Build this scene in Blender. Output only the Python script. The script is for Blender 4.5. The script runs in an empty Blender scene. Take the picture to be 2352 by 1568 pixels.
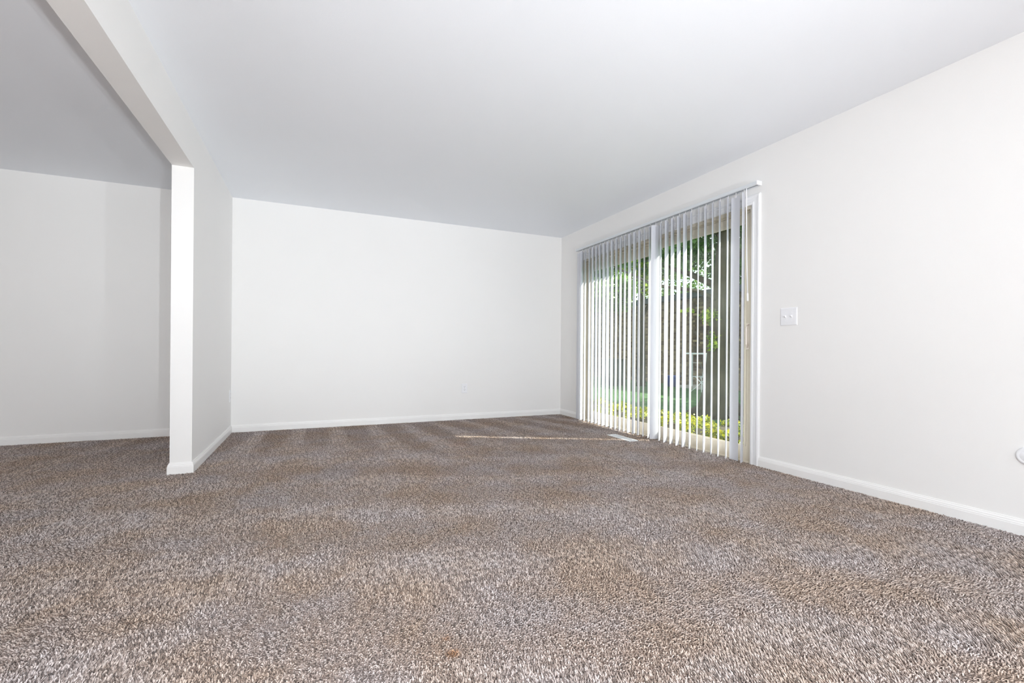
import bpy, math, random
import numpy as np
from mathutils import Matrix, Vector

sc = bpy.context.scene
COL = sc.collection
R = math.radians
random.seed(4)

# ------------------------------------------------------------------ camera
F_PX, YAW, ROLL, CAM_Z = 1038.76, R(23.7857), R(0.44662), 0.8726
fw = Vector((math.sin(YAW), math.cos(YAW), 0))
rt = Vector((math.cos(YAW), -math.sin(YAW), 0))
up = rt.cross(fw)
r2 = rt * math.cos(ROLL) + up * math.sin(ROLL)
u2 = -rt * math.sin(ROLL) + up * math.cos(ROLL)
cam_d = bpy.data.cameras.new('camera')
cam = bpy.data.objects.new('camera', cam_d)
COL.objects.link(cam)
cam_d.sensor_width = 36.0
cam_d.lens = F_PX / 2352 * 36.0
cam_d.shift_y = 20.947 / 2352
cam_d.clip_start = 0.05
m3 = Matrix((r2, u2, -fw)).transposed()
cam.matrix_world = Matrix.Translation((0, 0, CAM_Z)) @ m3.to_4x4()
sc.camera = cam

# ------------------------------------------------------------------ exposure, sky, sun, large lights
vs = sc.view_settings
vs.view_transform = 'Standard'
vs.look = 'None'
vs.gamma = 1.0
vs.use_curve_mapping = False
vs.exposure = 0.10

cy = sc.cycles
cy.use_light_tree = False
cy.max_bounces = 8
cy.diffuse_bounces = 7
cy.glossy_bounces = 3
cy.transmission_bounces = 4
cy.transparent_max_bounces = 12
cy.caustics_reflective = False
cy.caustics_refractive = False

world = bpy.data.worlds.new('sky')
sc.world = world
world.use_nodes = True
bg = world.node_tree.nodes['Background']
bg.inputs['Color'].default_value = (0.86, 0.93, 1.0, 1)
bg.inputs['Strength'].default_value = 1.9


def light(name, kind, loc, energy, color=(1, 1, 1), **kw):
    d = bpy.data.lights.new(name, kind)
    d.energy = energy
    d.color = color
    for k, v in kw.items():
        setattr(d, k, v)
    o = bpy.data.objects.new(name, d)
    o.location = loc
    COL.objects.link(o)
    return o


SUN_AZ = Vector((0.888, -0.459, 0)).normalized()
SUN_EL = R(42)
to_sun = SUN_AZ * math.cos(SUN_EL) + Vector((0, 0, math.sin(SUN_EL)))
sun = light('sun', 'SUN', (10, -5, 12), 12.0, (1.0, 0.94, 0.84), angle=R(0.53))
sun.rotation_euler = (-to_sun).to_track_quat('-Z', 'Y').to_euler()

# flash behind the lens; fill spots added to lift ceiling, partition and side room
LAMP_TINT = (0.905, 0.957, 1.0)
light('camera_flash', 'POINT', (0.0, -0.9, 1.12), 188, LAMP_TINT, shadow_soft_size=0.03)


def added_spot(name, loc, aim, energy, cone):
    o = light(name, 'SPOT', loc, energy, LAMP_TINT, shadow_soft_size=0.03, spot_size=R(cone), spot_blend=1.0)
    o.rotation_euler = (Vector(aim) - Vector(loc)).to_track_quat('-Z', 'Y').to_euler()


added_spot('fill_spot', (1.0, -2.7, 0.22), (1.15, 4.4, 2.42), 540, 60)  # added spot that brightens the ceiling
added_spot('fill_spot', (2.6, -2.6, 0.30), (0.0, 5.0, 2.3), 230, 40)  # added spot that brightens the partition
added_spot('fill_spot', (0.0, -1.0, 1.12), (-3.9, 5.4, 1.8), 260, 50)  # added spot that brightens the side room

# ------------------------------------------------------------------ node helpers / materials


def new_mat(name):
    m = bpy.data.materials.new(name)
    m.use_nodes = True
    nt = m.node_tree
    b = nt.nodes['Principled BSDF']
    return m, nt, b


def plain(name, col, rough=0.5, bump=0.0, bump_scale=200.0, var=0.0, var_scale=2.0, spec=0.5, metal=0.0):
    m, nt, b = new_mat(name)
    b.inputs['Base Color'].default_value = (*col, 1)
    b.inputs['Roughness'].default_value = rough
    b.inputs['Specular IOR Level'].default_value = spec
    b.inputs['Metallic'].default_value = metal
    geo = nt.nodes.new('ShaderNodeNewGeometry')
    if var > 0:
        n = nt.nodes.new('ShaderNodeTexNoise')
        n.inputs['Scale'].default_value = var_scale
        n.inputs['Detail'].default_value = 1
        nt.links.new(geo.outputs['Position'], n.inputs['Vector'])
        mx = nt.nodes.new('ShaderNodeMix')
        mx.data_type = 'RGBA'
        mx.inputs[6].default_value = (*[c * (1 - var) for c in col], 1)
        mx.inputs[7].default_value = (*[min(1, c * (1 + var)) for c in col], 1)
        nt.links.new(n.outputs['Fac'], mx.inputs[0])
        nt.links.new(mx.outputs[2], b.inputs['Base Color'])
    if bump > 0:
        n2 = nt.nodes.new('ShaderNodeTexNoise')
        n2.inputs['Scale'].default_value = bump_scale
        n2.inputs['Detail'].default_value = 1
        nt.links.new(geo.outputs['Position'], n2.inputs['Vector'])
        bp = nt.nodes.new('ShaderNodeBump')
        bp.inputs['Strength'].default_value = bump
        bp.inputs['Distance'].default_value = 0.002
        nt.links.new(n2.outputs['Fac'], bp.inputs['Height'])
        nt.links.new(bp.outputs['Normal'], b.inputs['Normal'])
    return m


M = {}
M['wall'] = plain('wall_paint', (0.898, 0.887, 0.872), 0.55, 0.10, 350, 0.006, 3, 0.3)
M['ceiling'] = plain('ceiling_paint', (0.905, 0.93, 0.97), 0.7, 0.12, 220, 0.008, 2, 0.2)
M['trim'] = plain('trim_paint', (0.91, 0.90, 0.885), 0.35, 0, 1, 0.004, 5, 0.4)
M['casing'] = plain('casing_paint', (0.895, 0.895, 0.90), 0.35, 0, 1, 0.004, 5, 0.4)
M['beige'] = plain('almond_vinyl', (0.62, 0.565, 0.475), 0.42, 0.03, 90, 0.03, 6, 0.4)
M['handle'] = plain('handle_metal', (0.70, 0.62, 0.56), 0.3, 0, 1, 0.02, 20, 0.5, 0.15)
M['plastic'] = plain('white_plastic', (0.895, 0.895, 0.915), 0.3, 0, 1, 0.004, 9, 0.5)
M['slot'] = plain('socket_slot_dark', (0.06, 0.06, 0.06), 0.6, 0, 1, 0.1, 50)
M['screw'] = plain('screw_steel', (0.55, 0.55, 0.56), 0.35, 0, 1, 0.05, 90, 0.5, 0.6)
M['rail'] = plain('rail_enamel', (0.74, 0.77, 0.80), 0.35, 0, 1, 0.01, 9, 0.4)
M['register'] = plain('register_enamel', (0.74, 0.75, 0.76), 0.35, 0, 1, 0.02, 30, 0.4)
M['dark'] = plain('duct_dark', (0.05, 0.045, 0.04), 0.7, 0, 1, 0.1, 30)
M['bark'] = plain('bark', (0.05, 0.042, 0.02), 0.9, 0.9, 18, 0.45, 7)
M['fascia'] = plain('dark_fascia', (0.03, 0.045, 0.05), 0.5, 0, 1, 0.1, 3)
M['mortar'] = plain('mortar', (0.10, 0.075, 0.042), 0.9, 0.5, 40, 0.15, 6)
M['blue'] = plain('blue_plastic', (0.02, 0.06, 0.30), 0.4, 0, 1, 0.08, 5)
M['white_metal'] = plain('white_enamel_metal', (0.75, 0.78, 0.78), 0.4, 0, 1, 0.02, 8)
M['concrete'] = plain('concrete', (0.40, 0.38, 0.34), 0.85, 0.3, 60, 0.1, 8)
M['box'] = plain('dark_ribbed_metal', (0.05, 0.06, 0.055), 0.5, 0, 1, 0.1, 12)
M['siding'] = plain('outer_siding', (0.42, 0.38, 0.32), 0.8, 0.2, 30, 0.05, 4)


def vane_mat():
    m, nt, b = new_mat('vane_vinyl')
    b.inputs['Base Color'].default_value = (0.80, 0.81, 0.86, 1)
    b.inputs['Roughness'].default_value = 0.38
    tr = nt.nodes.new('ShaderNodeBsdfTranslucent')
    tr.inputs['Color'].default_value = (0.86, 0.88, 0.9, 1)
    mx = nt.nodes.new('ShaderNodeMixShader')
    mx.inputs[0].default_value = 0.22
    out = nt.nodes['Material Output']
    nt.links.new(b.outputs[0], mx.inputs[1])
    nt.links.new(tr.outputs[0], mx.inputs[2])
    nt.links.new(mx.outputs[0], out.inputs['Surface'])
    geo = nt.nodes.new('ShaderNodeNewGeometry')
    w = nt.nodes.new('ShaderNodeTexNoise')
    w.inputs['Scale'].default_value = 60
    mp = nt.nodes.new('ShaderNodeMapping')
    mp.inputs['Scale'].default_value = (1, 1, 0.03)
    nt.links.new(geo.outputs['Position'], mp.inputs['Vector'])
    nt.links.new(mp.outputs[0], w.inputs['Vector'])
    bp = nt.nodes.new('ShaderNodeBump')
    bp.inputs['Strength'].default_value = 0.08
    bp.inputs['Distance'].default_value = 0.002
    nt.links.new(w.outputs['Fac'], bp.inputs['Height'])
    nt.links.new(bp.outputs[0], b.inputs['Normal'])
    return m


def glass_mat():
    m, nt, b = new_mat('door_glass')
    nt.nodes.remove(b)
    out = nt.nodes['Material Output']
    t = nt.nodes.new('ShaderNodeBsdfTransparent')
    t.inputs['Color'].default_value = (0.94, 0.965, 0.95, 1)
    g = nt.nodes.new('ShaderNodeBsdfGlossy')
    g.inputs['Roughness'].default_value = 0.02
    fr = nt.nodes.new('ShaderNodeFresnel')
    gb_ = nt.nodes.new('ShaderNodeNewGeometry')       # same reflectance on both faces of the thin pane
    io = nt.nodes.new('ShaderNodeMapRange')
    io.inputs[3].default_value = 1.28
    io.inputs[4].default_value = 1 / 1.28
    nt.links.new(gb_.outputs['Backfacing'], io.inputs[0])
    nt.links.new(io.outputs[0], fr.inputs['IOR'])
    mx = nt.nodes.new('ShaderNodeMixShader')
    nt.links.new(fr.outputs[0], mx.inputs[0])
    nt.links.new(t.outputs[0], mx.inputs[1])
    nt.links.new(g.outputs[0], mx.inputs[2])
    # thin pale diffuse film, mixed in as uneven smears
    geo = nt.nodes.new('ShaderNodeNewGeometry')
    n = nt.nodes.new('ShaderNodeTexNoise')
    n.inputs['Scale'].default_value = 2.6
    n.inputs['Detail'].default_value = 3
    nt.links.new(geo.outputs['Position'], n.inputs['Vector'])
    rm = nt.nodes.new('ShaderNodeMapRange')
    rm.inputs[1].default_value = 0.50
    rm.inputs[2].default_value = 0.72
    rm.inputs[3].default_value = 0.001
    rm.inputs[4].default_value = 0.02
    nt.links.new(n.outputs['Fac'], rm.inputs[0])
    d = nt.nodes.new('ShaderNodeBsdfDiffuse')
    d.inputs['Color'].default_value = (0.8, 0.82, 0.8, 1)
    tl = nt.nodes.new('ShaderNodeBsdfTranslucent')
    tl.inputs['Color'].default_value = (0.8, 0.82, 0.8, 1)
    dd = nt.nodes.new('ShaderNodeMixShader')
    nt.links.new(d.outputs[0], dd.inputs[1])
    nt.links.new(tl.outputs[0], dd.inputs[2])
    m2 = nt.nodes.new('ShaderNodeMixShader')
    nt.links.new(rm.outputs[0], m2.inputs[0])
    nt.links.new(mx.outputs[0], m2.inputs[1])
    nt.links.new(dd.outputs[0], m2.inputs[2])
    nt.links.new(m2.outputs[0], out.inputs['Surface'])
    return m


def leaf_mat(name, dark, lite, trans=0.35):
    m, nt, b = new_mat(name)
    at = nt.nodes.new('ShaderNodeAttribute')
    at.attribute_name = 'tone'
    mx = nt.nodes.new('ShaderNodeMix')
    mx.data_type = 'RGBA'
    mx.inputs[6].default_value = (*dark, 1)
    mx.inputs[7].default_value = (*lite, 1)
    nt.links.new(at.outputs['Fac'], mx.inputs[0])
    nt.links.new(mx.outputs[2], b.inputs['Base Color'])
    b.inputs['Roughness'].default_value = 0.45
    tr = nt.nodes.new('ShaderNodeBsdfTranslucent')
    nt.links.new(mx.outputs[2], tr.inputs['Color'])
    ms = nt.nodes.new('ShaderNodeMixShader')
    ms.inputs[0].default_value = trans
    nt.links.new(b.outputs[0], ms.inputs[1])
    nt.links.new(tr.outputs[0], ms.inputs[2])
    nt.links.new(ms.outputs[0], nt.nodes['Material Output'].inputs['Surface'])
    return m


def brick_mat():
    m, nt, b = new_mat('brick_clay')
    oi = nt.nodes.new('ShaderNodeObjectInfo')
    rp = nt.nodes.new('ShaderNodeValToRGB')
    e = rp.color_ramp.elements
    e[0].color = (0.045, 0.027, 0.011, 1)
    e[1].color = (0.38, 0.29, 0.15, 1)
    k = e.new(0.6)
    k.color = (0.085, 0.05, 0.02, 1)
    k = e.new(0.85)
    k.color = (0.17, 0.11, 0.05, 1)
    nt.links.new(oi.outputs['Random'], rp.inputs[0])
    nt.links.new(rp.outputs[0], b.inputs['Base Color'])
    b.inputs['Roughness'].default_value = 0.9
    n = nt.nodes.new('ShaderNodeTexNoise')
    n.inputs['Scale'].default_value = 60
    bp = nt.nodes.new('ShaderNodeBump')
    bp.inputs['Strength'].default_value = 0.4
    nt.links.new(n.outputs['Fac'], bp.inputs['Height'])
    nt.links.new(bp.outputs[0], b.inputs['Normal'])
    return m


def brickwork_mat():
    m, nt, b = new_mat('brickwork_far')
    geo = nt.nodes.new('ShaderNodeNewGeometry')
    sp = nt.nodes.new('ShaderNodeSeparateXYZ')
    cb = nt.nodes.new('ShaderNodeCombineXYZ')
    nt.links.new(geo.outputs['Position'], sp.inputs[0])
    nt.links.new(sp.outputs['Y'], cb.inputs['X'])
    nt.links.new(sp.outputs['Z'], cb.inputs['Y'])
    t = nt.nodes.new('ShaderNodeTexBrick')
    t.inputs['Scale'].default_value = 1
    t.inputs['Brick Width'].default_value = 0.21
    t.inputs['Row Height'].default_value = 0.075
    t.inputs['Mortar Size'].default_value = 0.006
    t.inputs['Color1'].default_value = (0.09, 0.055, 0.03, 1)
    t.inputs['Color2'].default_value = (0.25, 0.18, 0.10, 1)
    t.inputs['Mortar'].default_value = (0.15, 0.115, 0.075, 1)
    nt.links.new(cb.outputs[0], t.inputs['Vector'])
    nt.links.new(t.outputs['Color'], b.inputs['Base Color'])
    b.inputs['Roughness'].default_value = 0.9
    return m


def grass_mat():
    m, nt, b = new_mat('lawn_grass')
    geo = nt.nodes.new('ShaderNodeNewGeometry')
    n = nt.nodes.new('ShaderNodeTexNoise')
    n.inputs['Scale'].default_value = 9
    n.inputs['Detail'].default_value = 6
    nt.links.new(geo.outputs['Position'], n.inputs['Vector'])
    rp = nt.nodes.new('ShaderNodeValToRGB')
    e = rp.color_ramp.elements
    e[0].position, e[1].position = 0.3, 0.75
    e[0].color = (0.018, 0.06, 0.012, 1)
    e[1].color = (0.07, 0.19, 0.045, 1)
    nt.links.new(n.outputs['Fac'], rp.inputs[0])
    nt.links.new(rp.outputs[0], b.inputs['Base Color'])
    b.inputs['Roughness'].default_value = 0.85
    n2 = nt.nodes.new('ShaderNodeTexNoise')
    n2.inputs['Scale'].default_value = 60
    nt.links.new(geo.outputs['Position'], n2.inputs['Vector'])
    bp = nt.nodes.new('ShaderNodeBump')
    bp.inputs['Strength'].default_value = 0.8
    bp.inputs['Distance'].default_value = 0.03
    nt.links.new(n2.outputs['Fac'], bp.inputs['Height'])
    nt.links.new(bp.outputs[0], b.inputs['Normal'])
    return m


def carpet_mat(name, use_tone):
    """multi-tone frieze yarn; broad worn / soiled mottling follows the floor position"""
    m, nt, b = new_mat(name)
    geo = nt.nodes.new('ShaderNodeNewGeometry')
    rp = nt.nodes.new('ShaderNodeValToRGB')
    e = rp.color_ramp.elements
    e[0].color = (0.145, 0.115, 0.102, 1)
    e[1].color = (0.92, 0.83, 0.79, 1)
    k = e.new(0.35)
    k.color = (0.395, 0.325, 0.292, 1)
    k = e.new(0.7)
    k.color = (0.66, 0.575, 0.535, 1)
    if use_tone:
        at = nt.nodes.new('ShaderNodeAttribute')
        at.attribute_name = 'tone'
        nt.links.new(at.outputs['Fac'], rp.inputs[0])
    else:
        n = nt.nodes.new('ShaderNodeTexNoise')
        n.inputs['Scale'].default_value = 130
        n.inputs['Detail'].default_value = 2
        nt.links.new(geo.outputs['Position'], n.inputs['Vector'])
        nt.links.new(n.outputs['Fac'], rp.inputs[0])
    n1 = nt.nodes.new('ShaderNodeTexNoise')
    n1.inputs['Scale'].default_value = 2.3
    n1.inputs['Detail'].default_value = 5
    n1.inputs['Roughness'].default_value = 0.6
    nt.links.new(geo.outputs['Position'], n1.inputs['Vector'])
    r1 = nt.nodes.new('ShaderNodeValToRGB')
    q = r1.color_ramp.elements
    q[0].position, q[1].position = 0.38, 0.62
    q[0].color = (0.95, 0.85, 0.74, 1)
    q[1].color = (1.0, 1.0, 1.03, 1)
    nt.links.new(n1.outputs['Fac'], r1.inputs[0])
    mu = nt.nodes.new('ShaderNodeMix')
    mu.data_type = 'RGBA'
    mu.blend_type = 'MULTIPLY'
    mu.inputs[0].default_value = 1.0
    nt.links.new(rp.outputs[0], mu.inputs[6])
    nt.links.new(r1.outputs[0], mu.inputs[7])
    last = mu.outputs[2]
    # a few small rusty stains
    for (sx, sy, rad, c) in ((0.377, 1.259, 0.026, (1.0, 0.74, 0.52, 1)), (1.24, 4.02, 0.15, (1.0, 0.88, 0.78, 1)), (0.377, 1.335, 0.018, (1.0, 0.84, 0.72, 1))):
        vd = nt.nodes.new('ShaderNodeVectorMath')
        vd.operation = 'DISTANCE'
        vd.inputs[1].default_value = (sx, sy, 0)
        nt.links.new(geo.outputs['Position'], vd.inputs[0])
        mr = nt.nodes.new('ShaderNodeMapRange')
        mr.inputs[1].default_value = rad
        mr.inputs[2].default_value = rad * 0.35
        nt.links.new(vd.outputs['Value'], mr.inputs[0])
        ms = nt.nodes.new('ShaderNodeMix')
        ms.data_type = 'RGBA'
        ms.blend_type = 'MULTIPLY'
        ms.inputs[7].default_value = c
        nt.links.new(mr.outputs[0], ms.inputs[0])
        nt.links.new(last, ms.inputs[6])
        last = ms.outputs[2]
    nt.links.new(last, b.inputs['Base Color'])
    b.inputs['Roughness'].default_value = 0.85
    b.inputs['Specular IOR Level'].default_value = 0.15
    b.inputs['Sheen Weight'].default_value = 0.15
    return m


M['vane'] = vane_mat()
M['glass'] = glass_mat()
M['leaf_dark'] = leaf_mat('leaf_dark_green', (0.018, 0.055, 0.010), (0.09, 0.20, 0.03))
M['leaf_mid'] = leaf_mat('leaf_mid_green', (0.035, 0.10, 0.015), (0.20, 0.36, 0.05))
M['leaf_lime'] = leaf_mat('leaf_lime', (0.10, 0.20, 0.008), (0.42, 0.55, 0.025))
M['leaf_hedge'] = leaf_mat('hedge_leaf', (0.08, 0.16, 0.008), (0.55, 0.52, 0.02), 0.3)
M['brick'] = brick_mat()
M['brickwork'] = brickwork_mat()
M['grass'] = grass_mat()
M['carpet'] = carpet_mat('carpet_backing', False)
M['yarn'] = carpet_mat('carpet_yarn', True)

# ------------------------------------------------------------------ mesh helpers


class MB:
    def __init__(self):
        self.v, self.f = [], []

    def box(self, x0, x1, y0, y1, z0, z1):
        n = len(self.v)
        self.v += [(x, y, z) for z in (z0, z1) for y in (y0, y1) for x in (x0, x1)]
        for q in ((0, 2, 3, 1), (4, 5, 7, 6), (0, 1, 5, 4), (2, 6, 7, 3), (0, 4, 6, 2), (1, 3, 7, 5)):
            self.f.append(tuple(n + i for i in q))
        return self

    def prism(self, prof, a, b, cap=True):
        """extrude closed profile given as functions: prof list of 3D points at a (already placed) and offset vector b"""
        n = len(self.v)
        k = len(prof)
        self.v += [tuple(p) for p in prof] + [tuple(Vector(p) + Vector(b)) for p in prof]
        for i in range(k):
            j = (i + 1) % k
            self.f.append((n + i, n + j, n + k + j, n + k + i))
        if cap:
            self.f.append(tuple(n + i for i in reversed(range(k))))
            self.f.append(tuple(n + k + i for i in range(k)))
        return self

    def tube(self, pts, rads, seg=10, cap=True):
        n = len(self.v)
        pts = [Vector(p) for p in pts]
        for i, p in enumerate(pts):
            d = (pts[min(i + 1, len(pts) - 1)] - pts[max(i - 1, 0)]).normalized()
            a = d.orthogonal().normalized() if abs(d.z) < 0.9 else Vector((1, 0, 0))
            a = (a - d * a.dot(d)).normalized()
            c = d.cross(a)
            for s in range(seg):
                t = 2 * math.pi * s / seg
                self.v.append(tuple(p + (a * math.cos(t) + c * math.sin(t)) * rads[i]))
        for i in range(len(pts) - 1):
            for s in range(seg):
                s2 = (s + 1) % seg
                self.f.append((n + i * seg + s, n + i * seg + s2, n + (i + 1) * seg + s2, n + (i + 1) * seg + s))
        if cap:
            self.f.append(tuple(n + s for s in reversed(range(seg))))
            self.f.append(tuple(n + (len(pts) - 1) * seg + s for s in range(seg)))
        return self

    def build(self, name, mat, parent=None, smooth=False, bevel=0.0):
        me = bpy.data.meshes.new(name)
        me.from_pydata([tuple(p) for p in self.v], [], self.f)
        me.update()
        me.materials.append(mat)
        if smooth:
            me.polygons.foreach_set('use_smooth', [True] * len(me.polygons))
        o = bpy.data.objects.new(name, me)
        COL.objects.link(o)
        if parent is not None:
            o.parent = parent
            o.matrix_parent_inverse = parent.matrix_world.inverted() if parent.type != 'EMPTY' else Matrix.Translation(-Vector(parent.location))
        if bevel > 0:
            b = o.modifiers.new('bevel', 'BEVEL')
            b.width = bevel
            b.segments = 2
            b.limit_method = 'ANGLE'
        return o


def empty(name, loc):
    o = bpy.data.objects.new(name, None)
    o.location = loc
    o.empty_display_size = 0.1
    COL.objects.link(o)
    return o


def tag(o, label=None, cat=None, group=None, kind=None):
    if label:
        o['label'] = label
    if cat:
        o['category'] = cat
    if group:
        o['group'] = group
    if kind:
        o['kind'] = kind
    return o


# ------------------------------------------------------------------ room shell
XL, XR, D, H = -0.772, 3.149, 5.469, 2.44       # partition face, right wall, back wall, ceiling
T, YE, ZH = 0.1286, 3.815, 2.139                # partition thickness, its free end, header underside
XP = XL - T
YR, XLL = -3.0, -4.6                            # rear wall, far wall of the side room
DY0, DY1, DZ1 = 2.487, 4.915, 2.03              # patio door opening
WT = 0.15                                       # outer wall thickness

fl = MB().box(XLL, XR, YR, D, -0.06, -0.007)
fl.box(XR, XR + WT, DY0, DY1, -0.06, -0.02)
tag(fl.build('floor', M['carpet']), 'taupe carpeted floor running through both rooms', kind='structure')
tag(MB().box(XLL - 0.1, XR + WT, YR - 0.1, D + 0.1, H, H + 0.12).build('ceiling', M['ceiling']),
    'smooth white ceiling over both rooms', kind='structure')
tag(MB().box(XLL - 0.1, XR + WT, D, D + 0.12, -0.06, H).build('wall_back', M['wall']),
    'long white end wall behind the column', kind='structure')
wr = MB()
wr.box(XR, XR + WT, YR - 0.1, DY0, -0.06, H)
wr.box(XR, XR + WT, DY1, D, -0.06, H)
wr.box(XR, XR + WT, DY0, DY1, DZ1, H)
tag(wr.build('wall_right', M['wall']), 'white side wall holding the sliding patio door', kind='structure')
wl = MB()
prof = [(XL, YE, -0.06), (XL, YE, ZH), (XL, YR, ZH), (XL, YR, H), (XL, D, H), (XL, D, -0.06)]
wl.prism(prof, None, (-T, 0, 0))
tag(wl.build('wall_left', M['wall']), 'white partition stub with a dropped header beam above the opening', kind='structure')
tag(MB().box(XLL - 0.1, XLL, YR - 0.1, D + 0.1, -0.06, H).build('wall_side_room', M['wall']), 'white far wall of the side room', kind='structure')
wq = MB()                                       # unseen rear wall; its wide window is added to let daylight in
wq.box(XLL, -0.35, YR - 0.12, YR, -0.06, H)
wq.box(2.35, XR, YR - 0.12, YR, -0.06, H)
wq.box(-0.35, 2.35, YR - 0.12, YR, -0.06, 0.75)
wq.box(-0.35, 2.35, YR - 0.12, YR, 2.15, H)
tag(wq.build('wall_rear', M['wall']), 'white wall behind the photographer with an added window opening', kind='structure')
wn = empty('added_window_1', (1.0, YR - 0.06, 0.75))
tag(wn, 'unseen white framed window added behind the photographer to let in daylight', kind='structure')
wf = MB()
wf.box(-0.35, 2.35, YR - 0.09, YR - 0.03, 0.75, 0.80)
wf.box(-0.35, 2.35, YR - 0.09, YR - 0.03, 2.10, 2.15)
for x_ in (-0.35, 0.975, 2.30):
    wf.box(x_, x_ + 0.05, YR - 0.09, YR - 0.03, 0.80, 2.10)
wf.build('added_window_frame', M['casing'], wn)
for x_ in (-0.30, 1.025):
    MB().box(x_, x_ + 1.275, YR - 0.062, YR - 0.058, 0.80, 2.10).build('glass_pane', M['glass'], wn)

BP = [(0, 0), (0.013, 0), (0.013, 0.047), (0.0115, 0.051), (0.0115, 0.055), (0.009, 0.060), (0.0085, 0.065), (0.005, 0.071), (0.004, 0.076), (0, 0.076)]


def baseboard(name, a, b, n, label=None):
    """skirting from a to b (xy) standing off along n"""
    a, b, n = Vector((*a, 0)), Vector((*b, 0)), Vector((*n, 0))
    p = [a + n * d + Vector((0, 0, z - (0.006 if z == 0 else 0))) for d, z in BP]
    mb = MB().prism(p, None, b - a)
    return tag(mb.build(name, M['trim']), label, kind='structure')


baseboard('baseboard_back', (XL, D), (XR, D), (0, -1), 'white baseboard along the long end wall')
baseboard('baseboard_back_side_room', (XLL, D), (XP, D), (0, -1), 'white baseboard along the end wall in the side room')
baseboard('baseboard_right', (XR, YR), (XR, DY0 - 0.073), (-1, 0), 'white baseboard below the light switch')
baseboard('baseboard_right_corner', (XR, DY1 + 0.073), (XR, D), (-1, 0), 'short white baseboard between the blind and the corner')
# partition: one mitred run round the free end
mb = MB()
path = [(Vector((XL, D, 0)), Vector((1, 0, 0))), (Vector((XL, YE, 0)), Vector((1, -1, 0))), (Vector((XP, YE, 0)), Vector((-1, -1, 0))), (Vector((XP, D, 0)), Vector((-1, 0, 0)))]
k = len(BP)
for p, n in path:
    for d, z in BP:
        mb.v.append(tuple(p + n * d + Vector((0, 0, z - (0.006 if z == 0 else 0)))))
for s in range(3):
    for i in range(k):
        j = (i + 1) % k
        mb.f.append((s * k + i, s * k + j, (s + 1) * k + j, (s + 1) * k + i))
tag(mb.build('baseboard_left', M['trim']), 'white baseboard wrapping the end of the partition', kind='structure')

# door casing: mitred, stepped profile
CP = [(0, 0), (0, 0.011), (0.008, 0.014), (0.018, 0.014), (0.022, 0.011), (0.048, 0.013), (0.056, 0.018), (0.066, 0.018), (0.073, 0.013), (0.073, 0)]
mb = MB()
cz = DZ1
stations = []
for (y, z, oy, oz) in ((DY0, -0.006, -1, 0), (DY0, cz, -1, 1), (DY1, cz, 1, 1), (DY1, -0.006, 1, 0)):
    for w, t in CP:
        mb.v.append((XR - t, y + oy * w, z + oz * w))
k = len(CP)
for s in range(3):
    for i in range(k):
        j = (i + 1) % k
        mb.f.append((s * k + i, s * k + j, (s + 1) * k + j, (s + 1) * k + i))
tag(mb.build('trim_1', M['casing']), 'white painted casing round the sliding patio door', kind='structure')

# ------------------------------------------------------------------ sliding patio door
door = empty('door_1', (XR + 0.08, (DY0 + DY1) / 2, 0))
tag(door, 'almond framed sliding glass patio door behind the vertical blind', kind='structure')
fr = MB()
JT = 0.022
fr.box(XR + 0.001, XR + 0.14, DY0, DY0 + JT, -0.02, DZ1)
fr.box(XR + 0.001, XR + 0.14, DY1 - JT, DY1, -0.02, DZ1)
fr.box(XR + 0.001, XR + 0.14, DY0 + JT, DY1 - JT, 2.005, DZ1)
fr.box(XR + 0.030, XR + 0.14, DY0 + JT, DY1 - JT, 1.988, 2.005)
fr.build('door_frame', M['beige'], door, bevel=0.002)
sl = MB()
sl.box(XR + 0.0, XR + 0.145, DY0 + JT, DY1 - JT, -0.02, 0.010)
sl.box(XR + 0.030, XR + 0.036, DY0 + JT, DY1 - JT, 0.010, 0.024)
sl.box(XR + 0.080, XR + 0.086, DY0 + JT, DY1 - JT, 0.010, 0.024)
sl.build('sill_track', M['beige'], door, bevel=0.0015)


def panel(name, x0, x1, y0, y1, zb, zt, gb, gt, sl_, sr_):
    """door leaf: stiles (sl_ at y0 side, sr_ at y1 side), rails, glazing beads"""
    p = MB()
    p.box(x0, x1, y0, y0 + sl_, zb, zt)
    p.box(x0, x1, y1 - sr_, y1, zb, zt)
    p.box(x0, x1, y0 + sl_, y1 - sr_, gt, zt)
    p.box(x0, x1, y0 + sl_, y1 - sr_, zb, gb)
    bd = 0.008
    xa, xb = x0 - 0.003, x0 + 0.004
    p.box(xa, xb, y0 + sl_ - 0.012, y0 + sl_ + bd, gb, gt)
    p.box(xa, xb, y1 - sr_ - bd, y1 - sr_ + 0.012, gb, gt)
    p.box(xa, xb, y0 + sl_ + bd, y1 - sr_ - bd, gt - bd, gt + 0.012)
    p.box(xa, xb, y0 + sl_ + bd, y1 - sr_ - bd, gb - 0.012, gb + bd)
    o = p.build(name, M['beige'], door, bevel=0.0015)
    xm = (x0 + x1) / 2
    g = MB().box(xm - 0.002, xm + 0.002, y0 + sl_ - 0.004, y1 - sr_ + 0.004, gb - 0.004, gt + 0.004)
    g.build('glass_pane', M['glass'], o)
    return o


slide = panel('sliding_panel', XR + 0.028, XR + 0.058, DY0 + JT - 0.004, 3.665, 0.024, 1.986, 0.122, 1.912, 0.062, 0.062)
fixed = panel('fixed_panel', XR + 0.078, XR + 0.108, 3.665, DY1 - JT + 0.004, 0.024, 1.986, 0.112, 1.882, 0.062, 0.062)
hy = DY0 + JT + 0.030
hd = MB()
hx = XR + 0.028
hd.box(hx - 0.006, hx, hy - 0.017, hy + 0.017, 0.895, 1.105)
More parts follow.
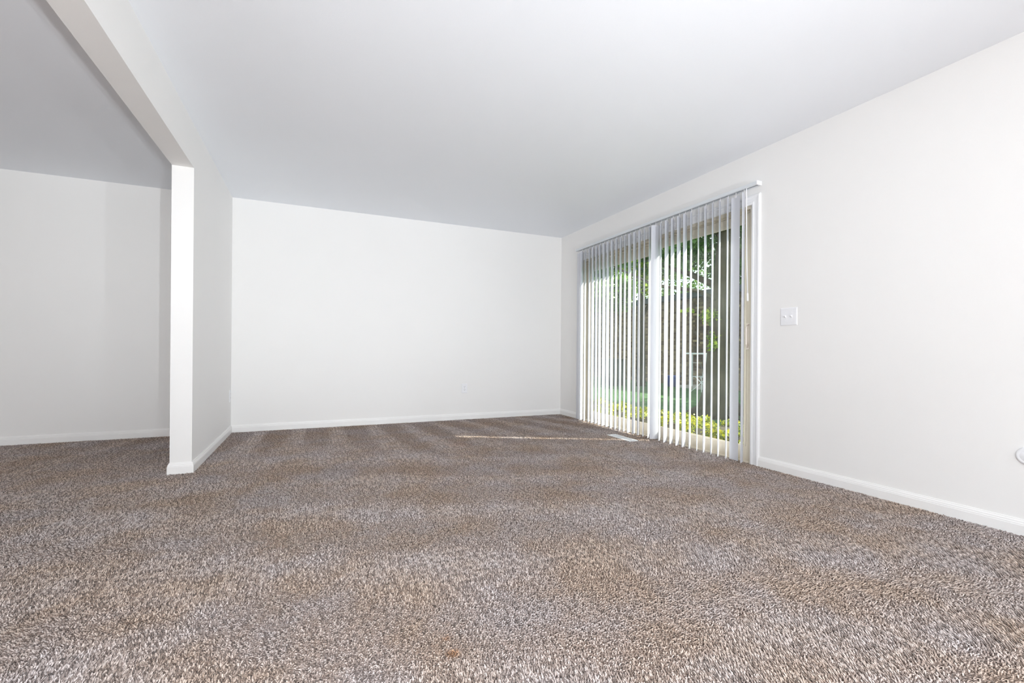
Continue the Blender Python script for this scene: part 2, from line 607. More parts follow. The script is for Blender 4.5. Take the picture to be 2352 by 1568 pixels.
# pull: a rounded grip bowed off the plate
gp = []
for i in range(13):
    t = i / 12
    z = 0.905 + 0.19 * t
    off = 0.006 + 0.024 * min(1, math.sin(math.pi * t) * 2.6)
    gp.append((hx - off, hy - 0.004, z))
hd.tube(gp, [0.0075] * 13, 10)
hd.box(hx - 0.018, hx - 0.006, hy + 0.004, hy + 0.010, 0.925, 0.945)
hh = hd.build('handle', M['handle'], slide, bevel=0.001)
hh['label'] = 'pale metal pull handle with latch lever'

# ------------------------------------------------------------------ vertical blind
VX, VW, VT, VB = 3.085, 0.089, 2.118, 0.014
blind = empty('vertical_blind', (VX, 3.70, 0))
tag(blind, 'white vertical blind hanging in front of the sliding patio door', 'blind')
RY0, RY1, RZ0, RZ1 = 2.385, 4.955, 2.144, 2.171
rl = MB()
pr = [(VX - 0.025, RY0, RZ0), (VX - 0.025, RY0, RZ1 - 0.004), (VX - 0.021, RY0, RZ1), (VX + 0.021, RY0, RZ1), (VX + 0.025, RY0, RZ1 - 0.004), (VX + 0.025, RY0, RZ0),
      (VX + 0.008, RY0, RZ0), (VX + 0.008, RY0, RZ0 + 0.002), (VX + 0.022, RY0, RZ0 + 0.002), (VX + 0.022, RY0, RZ1 - 0.005), (VX - 0.022, RY0, RZ1 - 0.005), (VX - 0.022, RY0, RZ0 + 0.002), (VX - 0.008, RY0, RZ0 + 0.002), (VX - 0.008, RY0, RZ0)]
rl.prism(pr, None, (0, RY1 - RY0, 0))
rail = rl.build('head_rail', M['rail'], blind)
for ya, yb in ((RY0 - 0.005, RY0 + 0.004), (RY1 - 0.004, RY1 + 0.005)):
    MB().box(VX - 0.027, VX + 0.027, ya, yb, RZ0 - 0.003, RZ1 + 0.002).build('end_cap', M['plastic'], rail, bevel=0.001)
for yb in (2.62, 3.4, 4.2, 4.8):                # brackets tie the rail back to the wall
    MB().box(VX + 0.0, XR, yb - 0.012, yb + 0.012, RZ1 - 0.001, RZ1 + 0.003).build('bracket', M['rail'], rail)

VANES = [(4.916, 181.0), (4.834, 57.7), (4.757, 45.5), (4.665, 49.2), (4.591, 56.0), (4.516, 54.5), (4.445, 54.5), (4.365, 59.8),
         (4.289, 58.2), (4.21, 56.8), (4.132, 52.0), (4.055, 52.2), (3.98, 50.3), (3.901, 59.0), (3.821, 59.3), (3.744, 55.8),
         (3.669, 49.2), (3.588, 53.5), (3.511, 108.0), (3.432, 52.2), (3.354, 65.2), (3.276, 62.8), (3.197, 64.8), (3.121, 66.2),
         (3.048, 55.8), (2.967, 50.5), (2.888, 58.8), (2.811, 55.8), (2.739, 55.8), (2.661, 55.5), (2.588, 5.8), (2.513, 62.8)]
# one shared vane: shallow curved vinyl strip with thickness
mb = MB()
NS, TH = 8, 0.0009
zs = [VB, 0.5, 1.0, 1.5, VT - 0.012, VT]
for side in (0, 1):
    for zi, z in enumerate(zs):
        for i in range(NS + 1):
            s = (i / NS - 0.5)
            wv = VW * (1.0 if zi < len(zs) - 1 else 0.94)
            mb.v.append((0.006 * (1 - 4 * s * s) - 0.004 + side * TH, s * wv, z))
nr, nc = len(zs), NS + 1
off = nr * nc
for r in range(nr - 1):
    for c in range(NS):
        a = r * nc + c
        mb.f.append((a, a + nc, a + nc + 1, a + 1))
        mb.f.append((off + a, off + a + 1, off + a + nc + 1, off + a + nc))
for c in range(NS):
    mb.f.append((c, c + 1, off + c + 1, off + c))
    t = (nr - 1) * nc + c
    mb.f.append((t + 1, t, off + t, off + t + 1))
for r in range(nr - 1):
    a = r * nc
    mb.f.append((a, off + a, off + a + nc, a + nc))
    a = r * nc + NS
    mb.f.append((off + a, a, a + nc, off + a + nc))
vane0 = mb.build('vane', M['vane'], blind, smooth=False)
cl = MB()
cl.box(-0.0035, 0.0035, -0.008, 0.008, VT - 0.014, VT + 0.006)
cl.box(-0.0025, 0.0025, -0.0035, 0.0035, VT + 0.006, RZ0 + 0.012)
clip0 = cl.build('clip', M['plastic'], None)
clip0.parent = vane0
for i, (y, th) in enumerate(VANES):
    v = vane0 if i == 0 else vane0.copy()
    c = clip0 if i == 0 else clip0.copy()
    if i:
        COL.objects.link(v)
        COL.objects.link(c)
    v.parent = blind
    v.matrix_parent_inverse = Matrix.Identity(4)
    v.location = (0, y - 3.70, 0)
    v.rotation_euler = (0, 0, -R(th))
    c.parent = v
    c.matrix_parent_inverse = Matrix.Identity(4)
wd = MB()
wx, wy = VX - 0.018, 2.478
wd.tube([(wx, wy, RZ0 + 0.004), (wx, wy, RZ0 - 0.02), (wx + 0.004, wy - 0.004, 1.6), (wx + 0.008, wy - 0.010, 1.33)], [0.003, 0.0042, 0.0042, 0.0042], 8)
wd.tube([(wx + 0.008, wy - 0.010, 1.335), (wx + 0.008, wy - 0.0105, 1.325), (wx + 0.009, wy - 0.011, 1.275), (wx + 0.009, wy - 0.011, 1.27)], [0.0045, 0.0065, 0.007, 0.006], 8)
wd.build('wand', M['plastic'], blind, smooth=True)

# ------------------------------------------------------------------ small things on the walls and floor


def plate_mesh(w, h, t=0.006):
    """bevelled cover plate in local coords: x = out of wall, y across, z up"""
    mb = MB()
    pts = []
    for (o, i) in ((0, 0), (t * 0.55, 0), (t, 0.006)):
        pts.append([(o, -w / 2 + i, -h / 2 + i), (o, w / 2 - i, -h / 2 + i), (o, w / 2 - i, h / 2 - i), (o, -w / 2 + i, h / 2 - i)])
    for r in pts:
        mb.v += r
    for r in range(2):
        for i in range(4):
            j = (i + 1) % 4
            mb.f.append((r * 4 + i, r * 4 + j, r * 4 + 4 + j, r * 4 + 4 + i))
    mb.f.append((8, 9, 10, 11))
    mb.f.append((3, 2, 1, 0))
    return mb


def local(o, root):
    o.parent = root
    o.matrix_parent_inverse = Matrix.Identity(4)
    return o


def disc(r, x0, x1, y, z, seg=12):
    return MB().tube([(x0, y, z), (x1, y, z)], [r, r], seg)


# two-gang switch, on right wall; local +x faces the room (-X world): rotate by 180 deg
sw = empty('light_switch', (XR, 2.185, 1.134))
sw.rotation_euler = (0, 0, math.pi)
tag(sw, 'white two-gang toggle light switch beside the patio door casing', 'switch')
local(plate_mesh(0.125, 0.127).build('plate', M['plastic']), sw)
for sy in (-0.023, 0.023):
    cr = local(MB().box(0.006, 0.0075, sy - 0.006, sy + 0.006, -0.013, 0.013).build('toggle_collar', M['plastic']), sw)
    tg = MB().prism([(0.006, sy - 0.0045, -0.008), (0.021, sy - 0.004, 0.003), (0.021, sy - 0.004, 0.009), (0.006, sy - 0.0045, 0.006)], None, (0, 0.009, 0))
    local(tg.build('toggle', M['plastic']), sw)
    for sz in (-0.030, 0.030):
        local(disc(0.0032, 0.0055, 0.0072, sy, sz).build('screw', M['plastic']), sw)


def outlet(loc, rz, label):
    ot = empty('wall_outlet', loc)
    ot.rotation_euler = (0, 0, rz)
    tag(ot, label, 'outlet', 'duplex outlets low on the walls')
    local(plate_mesh(0.074, 0.120).build('plate', M['plastic']), ot)
    for sz in (-0.0195, 0.0195):
        rc = MB()
        ring = [(0.0075, 0.0165 * math.cos(a), sz + 0.0145 * math.sin(a)) for a in [2 * math.pi * i / 16 for i in range(16)]]
        ring = [(x, max(-0.0150, min(0.0150, y)), z) for x, y, z in ring]
        rc.prism([(0.0055, y, z) for x, y, z in ring], None, (0.0024, 0, 0))
        ro = local(rc.build('receptacle', M['plastic']), ot)
        for sy in (-0.0062, 0.0062):
            local(MB().box(0.0074, 0.0082, sy - 0.0011, sy + 0.0011, sz - 0.001, sz + 0.008).build('slot', M['slot']), ro)
        local(disc(0.0024, 0.0074, 0.0082, 0, sz - 0.0065, 10).build('slot', M['slot']), ro)
    local(disc(0.003, 0.0055, 0.0072, 0, 0).build('screw', M['screw']), ot)
    return ot


outlet((1.757, D, 0.392), -math.pi / 2, 'white duplex outlet low on the long end wall')
outlet((XL, 5.395, 0.386), 0.0, 'white duplex outlet on the partition, seen nearly edge-on at the corner')

# round white bumper on the right wall
rb = empty('door_bumper', (XR, 0.983, 0.385))
rb.rotation_euler = (0, 0, math.pi)
tag(rb, 'round white door bumper low on the side wall, cut by the picture edge', 'bumper')
seg = 28


def lathe(prof):
    mb = MB()
    for x, r in prof:
        for s in range(seg):
            t = 2 * math.pi * s / seg
            mb.v.append((x, r * math.cos(t), r * math.sin(t)))
    for i in range(len(prof) - 1):
        for s in range(seg):
            s2 = (s + 1) % seg
            mb.f.append((i * seg + s, i * seg + s2, (i + 1) * seg + s2, (i + 1) * seg + s))
    mb.f.append(tuple((len(prof) - 1) * seg + s for s in range(seg)))
    return mb


local(lathe([(0, 0.044), (0.006, 0.044), (0.012, 0.041), (0.015, 0.036), (0.014, 0.031)]).build('base_ring', M['plastic'], smooth=True), rb)
local(lathe([(0.013, 0.031), (0.0155, 0.024), (0.017, 0.014), (0.0175, 0.003)]).build('pad', M['plastic'], smooth=True), rb)

# floor register
VX0, VX1, VY0, VY1 = 2.822, 2.928, 3.555, 3.920
vr = empty('floor_register', ((VX0 + VX1) / 2, (VY0 + VY1) / 2, -0.006))
tag(vr, 'white metal floor register set in the carpet in front of the blind', 'vent')
f = MB()
zt = 0.003
f.box(VX0, VX0 + 0.018, VY0, VY1, -0.0065, zt)
f.box(VX1 - 0.018, VX1, VY0, VY1, -0.0065, zt)
f.box(VX0 + 0.018, VX1 - 0.018, VY0, VY0 + 0.020, -0.0065, zt)
f.box(VX0 + 0.018, VX1 - 0.018, VY1 - 0.020, VY1, -0.0065, zt)
f.build('frame', M['register'], vr, bevel=0.002)
MB().box(VX0 + 0.017, VX1 - 0.017, VY0 + 0.019, VY1 - 0.019, -0.0068, -0.006).build('duct', M['dark'], vr)
for i in range(5):
    x = VX0 + 0.024 + i * 0.0135
    MB().prism([(x, VY0 + 0.02, -0.006), (x + 0.002, VY0 + 0.02, -0.006), (x + 0.0095, VY0 + 0.02, zt - 0.001), (x + 0.0075, VY0 + 0.02, zt - 0.001)], None, (0, VY1 - VY0 - 0.04, 0)).build('louver', M['register'], vr)

# ------------------------------------------------------------------ carpet pile (stuff): instanced tuft patches
rng = np.random.default_rng(7)
PS, NT = 0.032, 5


def tuft_patch(name, lean):
    vs_, fs, tone = [], [], []
    sp = PS / NT
    for i in range(NT):
        for j in range(NT):
            bx = (i + 0.5 + rng.uniform(-0.45, 0.45)) * sp - PS / 2
            by = (j + 0.5 + rng.uniform(-0.45, 0.45)) * sp - PS / 2
            h = rng.uniform(0.007, 0.0125)
            ang = rng.uniform(0, 2 * math.pi)
            cv = rng.uniform(0.001, 0.0065)
            dx, dy = math.cos(ang) * cv, math.sin(ang) * cv + lean
            t = rng.beta(1.15, 1.05)
            tw = rng.uniform(0, 6.28)
            n = len(vs_)
            for lv, (fz, fd, rr) in enumerate(((0, 0, 0.0026), (0.55, 0.25, 0.0031), (0.92, 0.75, 0.0024), (1.0, 1.15, 0.0008))):
                cx, cy, z = bx + dx * fd, by + dy * fd, -0.0085 + h * fz
                for s in range(3):
                    a = tw + lv * 0.9 + s * 2.0944
                    vs_.append((cx + rr * math.cos(a), cy + rr * math.sin(a), z))
                    tone.append(min(1, max(0, t)))
            for lv in range(3):
                for s in range(3):
                    s2 = (s + 1) % 3
                    fs.append((n + lv * 3 + s, n + lv * 3 + s2, n + lv * 3 + 3 + s2, n + lv * 3 + 3 + s))
            fs.append((n + 9, n + 10, n + 11))
    me = bpy.data.meshes.new(name)
    me.from_pydata(vs_, [], fs)
    me.update()
    at = me.attributes.new('tone', 'FLOAT', 'POINT')
    at.data.foreach_set('value', tone)
    me.materials.append(M['yarn'])
    me.polygons.foreach_set('use_smooth', [True] * len(me.polygons))
    return bpy.data.objects.new(name, me)


pcol = bpy.data.collections.new('carpet_tuft_patches')
LEANS, NV = (-0.0078, -0.0028, 0.0028, 0.0078), 9
for li, ln in enumerate(LEANS):
    for i in range(NV):
        pcol.objects.link(tuft_patch('tuft_patch_%02d' % (li * NV + i), ln))

# vacuum strokes decide which way the nap lies
gx = np.arange(-4.0, XR, PS) + PS / 2
gy = np.arange(-0.4, D, PS) + PS / 2
GX, GY = np.meshgrid(gx, gy)
GX, GY = GX.ravel(), GY.ravel()


def vnoise(x, y, s, seed):
    r_ = np.random.default_rng(seed)
    g = r_.random((64, 64))
    u, v = (x * s) % 64, (y * s) % 64
    i, j = u.astype(int), v.astype(int)
    a, b = u - i, v - j
    a, b = a * a * (3 - 2 * a), b * b * (3 - 2 * b)
    i2, j2 = (i + 1) % 64, (j + 1) % 64
    return (g[i, j] * (1 - a) + g[i2, j] * a) * (1 - b) + (g[i, j2] * (1 - a) + g[i2, j2] * a) * b


def soft(v, c, w):
    return np.clip((v - c) / w * 0.5 + 0.5, 0, 1)


wob = (vnoise(GX + 9, GY + 9, 1.1, 3) - 0.5) * 0.35
# strokes fanning away from the end wall
u1 = (GX - 0.25) / (0.36 + 0.05 * (D - GY)) + wob * 0.4 * (D - GY)
s1 = np.abs(u1 - np.floor(u1) - 0.5) * 2
far = soft(s1, 0.66 - 0.16 * (D - GY), 0.16)
# broad diagonal strokes in the middle of the room
u2_ = (GY + 0.30 * GX) / 0.62 + wob * 1.8
s2 = np.abs(u2_ - np.floor(u2_) - 0.5) * 2
near = soft(s2 + (vnoise(GX, GY, 2.3, 5) - 0.5) * 0.9, 0.42, 0.35)
mix = soft(GY, 3.95 + (vnoise(GX, GY, 0.9, 8) - 0.5) * 1.1, 0.30)
nap = far * mix + near * (1 - mix)
nap = np.clip(nap + (vnoise(GX, GY, 9.0, 13) - 0.5) * 0.35, 0, 1)
lvl = np.clip(np.floor(nap * 3 + rng.random(len(GX))), 0, 3).astype(np.int32)
ok = ~((GX > VX0 - PS * 0.5) & (GX < VX1 + PS * 0.5) & (GY > VY0 - PS * 0.5) & (GY < VY1 + PS * 0.5))
ok &= ~((GX > XP - 0.02) & (GX < XL + 0.0) & (GY > YE + 0.02))
GXk, GYk, lvlk = GX[ok], GY[ok], lvl[ok]
npts = len(GXk)
pm = bpy.data.meshes.new('carpet_pile')
co = np.zeros((npts, 3))
co[:, 0], co[:, 1] = GXk, GYk
pm.vertices.add(npts)
pm.vertices.foreach_set('co', co.ravel())
a1 = pm.attributes.new('variant', 'INT', 'POINT')
a1.data.foreach_set('value', (lvlk * NV + rng.integers(0, NV, npts)).astype(np.int32))
a2 = pm.attributes.new('turn', 'FLOAT_VECTOR', 'POINT')
rot = np.zeros((npts, 3))
rot[:, 2] = 0.0
a2.data.foreach_set('vector', rot.ravel())
pile = bpy.data.objects.new('carpet_pile', pm)
COL.objects.link(pile)
tag(pile, 'short twisted taupe carpet pile with vacuum strokes', 'carpet', kind='stuff')
ng = bpy.data.node_groups.new('lay_tufts', 'GeometryNodeTree')
ng.interface.new_socket('Geometry', in_out='INPUT', socket_type='NodeSocketGeometry')
ng.interface.new_socket('Geometry', in_out='OUTPUT', socket_type='NodeSocketGeometry')
gi, go = ng.nodes.new('NodeGroupInput'), ng.nodes.new('NodeGroupOutput')
ci = ng.nodes.new('GeometryNodeCollectionInfo')
ci.inputs['Collection'].default_value = pcol
ci.inputs['Separate Children'].default_value = True
ci.inputs['Reset Children'].default_value = True
ip = ng.nodes.new('GeometryNodeInstanceOnPoints')
ip.inputs['Pick Instance'].default_value = True
nv = ng.nodes.new('GeometryNodeInputNamedAttribute')
nv.data_type = 'INT'
nv.inputs['Name'].default_value = 'variant'
nrn = ng.nodes.new('GeometryNodeInputNamedAttribute')
nrn.data_type = 'FLOAT_VECTOR'
nrn.inputs['Name'].default_value = 'turn'
ng.links.new(gi.outputs[0], ip.inputs['Points'])
ng.links.new(ci.outputs[0], ip.inputs['Instance'])
ng.links.new(nv.outputs['Attribute'], ip.inputs['Instance Index'])
ng.links.new(nrn.outputs['Attribute'], ip.inputs['Rotation'])
ng.links.new(ip.outputs[0], go.inputs[0])
pile.modifiers.new('tufts', 'NODES').node_group = ng

# ------------------------------------------------------------------ outdoors
GZ = -0.30
gm = MB().box(XR + WT, 40, -20, 45, GZ - 0.2, GZ)
gm.build('lawn', M['grass'])
tag(bpy.data.objects['lawn'], 'shaded green lawn beyond the patio door', kind='structure')
tag(MB().box(XR + WT, XR + WT + 0.28, 1.6, 6.2, GZ, -0.06).build('step', M['concrete'], bevel=0.01), 'pale concrete step under the patio door', 'step')


def leaves(name, mat, n, centers, size, seed, parent=None, shell=0.55, droop=0.3):
    """joined leaf mesh filling ellipsoid clumps: centers = list of (x,y,z,rx,ry,rz)"""
    r_ = np.random.default_rng(seed)
    C = np.array(centers, float)
    wts = (C[:, 3] * C[:, 4] * C[:, 5]) ** 0.67
    idx = r_.choice(len(C), n, p=wts / wts.sum())
    d = r_.normal(size=(n, 3))
    d /= np.linalg.norm(d, axis=1)[:, None]
    rad = shell + (1 - shell) * r_.random(n) ** 0.7
    rad *= r_.uniform(0.85, 1.12, n)
    p = C[idx, :3] + d * rad[:, None] * C[idx, 3:6]
    nrm = d * 0.6 + r_.normal(size=(n, 3)) * 0.8 + np.array([0, 0, 0.5])
    nrm /= np.linalg.norm(nrm, axis=1)[:, None]
    ax = np.cross(nrm, r_.normal(size=(n, 3)))
    ax /= np.linalg.norm(ax, axis=1)[:, None]
    sd = np.cross(nrm, ax)
    L = size * r_.uniform(0.6, 1.3, n)[:, None]
    W = L * 0.42
    tip = p + ax * L - nrm * L * droop
    v = np.stack([p, p + ax * L * 0.45 + sd * W + nrm * L * 0.1, tip, p + ax * L * 0.45 - sd * W + nrm * L * 0.1], 1).reshape(-1, 3)
    b = np.arange(n)[:, None] * 4
    f = np.concatenate([b + np.array([[0, 1, 2]]), b + np.array([[0, 2, 3]])], 1).reshape(-1, 3)
    me = bpy.data.meshes.new(name)
    me.vertices.add(4 * n)
    me.vertices.foreach_set('co', v.ravel())
    me.loops.add(6 * n)
    me.loops.foreach_set('vertex_index', f.ravel().astype(np.int32))
    me.polygons.add(2 * n)
    me.polygons.foreach_set('loop_start', np.arange(0, 6 * n, 3, dtype=np.int32))
    me.update()
    me.validate()
    at = me.attributes.new('tone', 'FLOAT', 'POINT')
    at.data.foreach_set('value', np.repeat(r_.random(n), 4).astype(np.float32))
    me.materials.append(mat)
    o = bpy.data.objects.new(name, me)
    COL.objects.link(o)
    o['kind'] = 'stuff'
    if parent is not None:
        o.parent = parent
        o.matrix_parent_inverse = Matrix.Translation(-Vector(parent.location))
    return o


def clumps(cx, cy, cz, rx, ry, rz, n, s, seed):
    r_ = random.Random(seed)
    out = []
    for _ in range(n):
        while True:
            a, b, c = r_.uniform(-1, 1), r_.uniform(-1, 1), r_.uniform(-1, 1)
            if a * a + b * b + c * c < 1:
                break
        k_ = s * r_.uniform(0.6, 1.3)
        out.append((cx + a * rx, cy + b * ry, cz + c * rz, k_, k_, k_ * 0.7))
    return out


# low sunlit hedge along the outside of the wall
hg = empty('low_hedge', (4.02, 5.2, GZ))
tag(hg, 'low clipped yellow-green hedge in sun just outside the patio door', 'hedge')
hm = MB()
hm.prism([(3.72, 1.6, GZ), (3.72, 1.6, 0.0), (3.80, 1.6, 0.05), (4.24, 1.6, 0.05), (4.32, 1.6, 0.0), (4.32, 1.6, GZ)], None, (0, 9.4, 0))
hm.build('twigs', M['bark'], hg)
hc = []
rr_ = random.Random(3)
for i in range(300):
    yy = 1.6 + 9.4 * rr_.random()
    if rr_.random() < 0.62:
        hc.append((rr_.uniform(3.74, 4.32), yy, 0.055 + rr_.uniform(-0.02, 0.03), 0.10, 0.10, 0.045))
    else:
        hc.append((3.71, yy, rr_.uniform(GZ + 0.05, 0.05), 0.04, 0.09, 0.09))
leaves('foliage', M['leaf_hedge'], 26000, hc, 0.036, 11, hg, 0.3, 0.1)

# big tree on the lawn
def tree(name, label, x, y, trunk, rads, branches, crown, leafmat, nleaf, size, seed, group=None):
    t = empty(name, (x, y, GZ))
    tag(t, label, 'tree', group)
    tb = MB()
    tb.tube([(x + a, y + b, c) for a, b, c in trunk], rads, 14)
    tb.build('trunk', M['bark'], t, smooth=True)
    for pts, r0 in branches:
        k_ = len(pts)
        MB().tube([(x + a, y + b, c) for a, b, c in pts], [r0 * (1 - 0.75 * i / (k_ - 1)) for i in range(k_)], 8).build('branch', M['bark'], t, smooth=True)
    leaves('crown', leafmat, nleaf, crown, size, seed, t)
    return t


# unit vectors seen from the door: dirR = to the right in view, dirF = away
dR = Vector((0.73, -0.68, 0))
TX, TY = 6.73, 5.99


def bpath(*q):
    """points as (right, away, height) around the tree foot"""
    out = []
    for r_, a_, z_ in q:
        p = dR * r_ + Vector((0.68, 0.73, 0)) * a_
        out.append((p.x, p.y, z_))
    return out


br = [(bpath((0.1, 0, 2.0), (-0.5, 0.2, 2.35), (-1.3, 0.6, 2.75), (-2.2, 1.0, 3.0)), 0.07),
      (bpath((0.1, 0, 2.5), (0.8, 0.3, 2.9), (1.6, 0.4, 3.5)), 0.08),
      (bpath((0.1, 0, 1.75), (-0.35, -0.3, 1.95), (-1.1, -0.6, 2.05), (-1.9, -0.7, 2.45)), 0.05),
      (bpath((0.15, 0, 2.9), (-0.4, 0.5, 3.6), (-1.2, 0.9, 4.4)), 0.09),
      (bpath((0.15, 0, 3.0), (0.5, -0.5, 3.8), (0.9, -1.0, 4.8)), 0.09)]
crown = clumps(TX + 0.3, TY + 0.3, 4.6, 2.3, 2.3, 1.7, 34, 0.75, 21)
crown += [(TX - 1.2, TY + 1.4, 2.9, 0.7, 0.7, 0.4), (TX - 0.2, TY + 1.2, 2.75, 0.7, 0.7, 0.45), (TX + 1.0, TY - 0.6, 2.75, 0.6, 0.6, 0.4), (TX - 0.6, TY + 0.3, 2.7, 0.6, 0.6, 0.35),
          (8.3, 7.3, 3.1, 0.9, 0.9, 0.5), (8.9, 7.9, 3.6, 0.9, 0.9, 0.6), (7.6, 7.4, 3.3, 0.8, 0.8, 0.5), (8.0, 8.2, 3.4, 0.9, 0.9, 0.6), (8.4, 7.0, 2.7, 0.6, 0.6, 0.35)]
tr = tree('shade_tree', 'big shade tree with a thick dark trunk just past the hedge', TX, TY,
          bpath((-0.06, 0, GZ - 0.05), (-0.03, 0, -0.12), (0, 0, 0.25), (0.02, 0, 0.9), (0.06, 0, 1.7), (0.12, 0, 2.4), (0.16, 0, 3.2), (0.2, 0, 5.0)),
          [0.42, 0.31, 0.24, 0.21, 0.20, 0.20, 0.16, 0.06], br, crown, M['leaf_dark'], 19000, 0.085, 31)
# surface roots flare at the foot of the trunk
for k_, (a_, L_) in enumerate(((2.6, 0.75), (3.6, 0.55), (4.6, 0.5), (5.6, 0.6), (0.6, 0.5))):
    c_, s_ = math.cos(a_), math.sin(a_)
    MB().tube([(TX + c_ * 0.12, TY + s_ * 0.12, 0.15), (TX + c_ * 0.32, TY + s_ * 0.32, GZ + 0.12), (TX + c_ * L_, TY + s_ * L_, GZ - 0.04)], [0.12, 0.10, 0.03], 8).build('root', M['bark'], tr, smooth=True)
leaves('suckers', M['leaf_lime'], 260, [(TX - 0.25, TY - 0.05, 1.52, 0.2, 0.14, 0.14), (TX - 0.55, TY + 0.2, 1.62, 0.12, 0.1, 0.06), (TX - 0.2, TY - 0.05, 1.05, 0.10, 0.10, 0.2)], 0.07, 77, tr, 0.2)

GT = 'trees behind the brick wall'
tree('leafy_tree', 'bright leafy tree at the end-wall side of the view outside', 7.3, 11.2, [(0, 0, GZ), (0.05, 0, 1.2), (0, 0.1, 2.6)], [0.12, 0.09, 0.05],
     [([(0, 0, 1.2), (-0.5, 0.3, 2.0), (-0.9, 0.5, 2.8)], 0.05), ([(0, 0, 1.4), (0.5, -0.3, 2.2), (0.8, -0.5, 3.0)], 0.05)],
     clumps(7.3, 11.2, 2.8, 1.0, 1.3, 1.6, 30, 0.45, 5), M['leaf_mid'], 17000, 0.095, 41)
tree('leafy_tree', 'tall dark tree furthest toward the end wall, filling the first panes', 9.4, 17.2, [(0, 0, GZ), (0, 0, 2.0), (0.1, 0, 4.5)], [0.2, 0.16, 0.07],
     [([(0, 0, 2.0), (-0.8, 0.4, 3.0), (-1.5, 0.6, 4.0)], 0.08)],
     clumps(9.4, 17.2, 4.2, 2.2, 2.4, 2.6, 34, 0.8, 6), M['leaf_dark'], 9000, 0.12, 42)
tree('leafy_tree', 'lime leaved tree catching sun above the meeting of the door panels', 10.3, 12.4, [(0, 0, GZ), (0, 0, 2.0), (0.1, 0, 4.0)], [0.16, 0.12, 0.05],
     [([(0, 0, 2.0), (0.4, -0.3, 3.0), (0.6, -0.5, 3.6)], 0.06)],
     clumps(10.3, 12.4, 3.9, 0.85, 1.0, 1.0, 14, 0.40, 7), M['leaf_lime'], 4200, 0.10, 43)
for i_, (x_, y_, z_, s_, lab) in enumerate(((15.6, 11.6, 4.6, 9, 'dark tree rising behind the brick wall, nearest the big trunk'), (16.6, 18.2, 5.0, 10, 'dark tree behind the brick wall near the middle of the door'), (15.0, 25.5, 4.6, 12, 'dark tree far behind the leafy ones, by the wall end'))):
    tree('leafy_tree', lab, x_, y_, [(0, 0, GZ), (0, 0, 2.0), (0.1, 0, 5.0)], [0.2, 0.16, 0.07], [([(0, 0, 2.2), (-0.8, 0.4, 3.4), (-1.6, 0.6, 4.4)], 0.09)],
         clumps(x_, y_, z_, 2.4, 2.6, 2.0, 26, 0.85, 60 + i_), M['leaf_mid'] if i_ == 1 else M['leaf_dark'], 6500, 0.14, 70 + i_, GT)
# trees added on the sun side, out of view, to shade the lawn
for i_, (x_, y_, z_) in enumerate(((13.2, 3.4, 5.8), (18.6, 6.9, 6.6), (13.0, 0.6, 7.0))):
    if i_ == 2:
        continue
    tree('leafy_tree', ('unseen dark tree added to shade the lawn, nearer the room', 'unseen dark tree added to shade the lawn, further off')[i_], x_, y_, [(0, 0, GZ), (0, 0, 2.0), (0.1, 0, 6.0)], [0.22, 0.18, 0.08], [([(0, 0, 2.4), (0.8, 0.4, 3.8), (1.6, 0.6, 5.0)], 0.1)],
         clumps(x_, y_, z_, 2.8, 2.8, 2.2, 30, 1.0, 80 + i_), M['leaf_dark'], 7000, 0.17, 90 + i_, 'unseen trees added to shade the lawn')

# brick wall of the neighbouring building
BX = 12.0
bd = empty('brick_building', (BX + 0.3, 14.0, GZ))
tag(bd, 'low brown brick building with a dark eave across the lawn', 'building')
BZ = 2.72
BY0, BY1 = 9.87, 11.76
w = MB()
w.box(BX + 0.012, BX + 0.6, BY0, BY1, GZ, BZ)
w.build('backing', M['mortar'], bd)
w = MB()
w.box(BX, BX + 0.6, 6.0, BY0, GZ, BZ)
w.box(BX, BX + 0.6, BY1, 26.0, GZ, BZ)
w.box(BX, BX + 0.012, BY0, BY1, GZ, 0.32)
w.build('wall', M['brickwork'], bd)
MB().box(BX - 0.22, BX + 0.8, 5.8, 26.2, BZ, BZ + 0.2).build('eave', M['fascia'], bd)
bme = MB().box(-0.012, 0.012, -0.1, 0.1, -0.0335, 0.0335)
b0 = bme.build('brick', M['brick'], bd)
first = True
for row in range(32):
    z_ = 0.32 + 0.0375 + row * 0.075
    for c_ in range(9):
        y_ = BY0 + 0.105 + c_ * 0.21
        if row % 2 and c_ == 8:
            pass
        o = b0 if first else b0.copy()
        if not first:
            COL.objects.link(o)
        first = False
        o.parent = bd
        o.matrix_parent_inverse = Matrix.Identity(4)
        sh = 0.0 if row % 2 == 0 else (0.105 if c_ < 8 else 0.0525)
        o.scale = (1, 1.0 if not (row % 2 and c_ == 8) else 0.475, 1)
        o.location = (BX + 0.004 + rng.uniform(-0.003, 0.002) - (BX + 0.3), y_ + sh - 14.0, z_ - GZ)

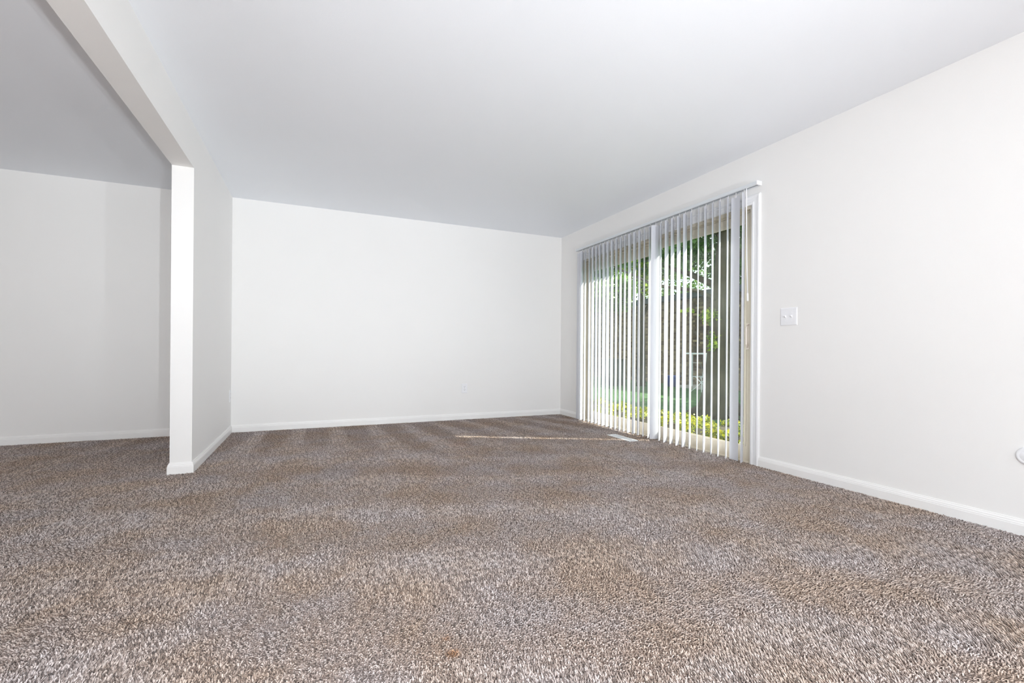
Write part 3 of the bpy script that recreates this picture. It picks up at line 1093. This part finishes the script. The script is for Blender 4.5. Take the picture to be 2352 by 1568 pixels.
# things standing along the far wall
tb_ = empty('blue_tub', (11.2, 11.86, GZ))
tag(tb_, 'small blue plastic tub at the foot of the brick building', 'tub')
MB().tube([(11.2, 11.86, GZ), (11.2, 11.86, GZ + 0.34), (11.2, 11.86, GZ + 0.36)], [0.19, 0.24, 0.25], 16).build('body', M['blue'], tb_, smooth=True)
MB().tube([(11.2, 11.86, GZ + 0.33), (11.2, 11.86, GZ + 0.37)], [0.262, 0.262], 16).build('rim', M['blue'], tb_)
pf = empty('porch_frame', (11.3, 11.0, GZ))
tag(pf, 'thin white metal porch frame in front of the brick building', 'frame')
for y_ in (11.42, 11.10, 10.50):
    MB().box(11.28, 11.32, y_ - 0.02, y_ + 0.02, GZ, 0.80).build('post', M['white_metal'], pf)
MB().box(11.27, 11.33, 10.47, 11.45, 0.80, 0.85).build('top_rail', M['white_metal'], pf)
MB().box(11.1, 11.9, 10.3, 11.55, GZ, GZ + 0.07).build('slab', M['concrete'], pf)
gc = empty('garden_chair', (10.5, 9.95, GZ))
tag(gc, 'white wire garden chair with crossed legs on the shaded lawn', 'chair')
for nm, pts in (('leg', [(9.75, 10.15, GZ), (9.95, 10.35, 0.15)]), ('leg', [(10.05, 10.1, GZ), (9.8, 10.45, 0.15)]), ('leg', [(9.7, 10.5, GZ), (10.0, 10.15, 0.15)]),
                ('leg', [(10.15, 10.4, GZ), (9.75, 10.2, 0.15)]), ('seat_rim', [(9.72, 10.12, 0.15), (10.1, 10.08, 0.15), (10.12, 10.46, 0.15), (9.74, 10.5, 0.15), (9.72, 10.12, 0.15)]),
                ('backrest', [(9.74, 10.5, 0.15), (9.74, 10.56, 0.55), (10.1, 10.52, 0.55), (10.12, 10.46, 0.15)])):
    MB().tube([(a_ + 0.6, b_ - 0.35, c_) for a_, b_, c_ in pts], [0.012] * len(pts), 8).build(nm, M['white_metal'], gc, smooth=True)
ac = empty('ribbed_box', (9.6, 13.0, GZ))
tag(ac, 'dark ribbed metal box standing on the lawn before the leafy tree', 'box')
MB().box(9.3, 9.9, 12.7, 13.3, GZ, 0.62).build('body', M['box'], ac)
for i in range(11):
    z_ = GZ + 0.08 + i * 0.075
    MB().box(9.285, 9.3, 12.72, 13.28, z_, z_ + 0.03).build('rib', M['box'], ac)
    MB().box(9.32, 9.88, 12.685, 12.7, z_, z_ + 0.03).build('rib', M['box'], ac)
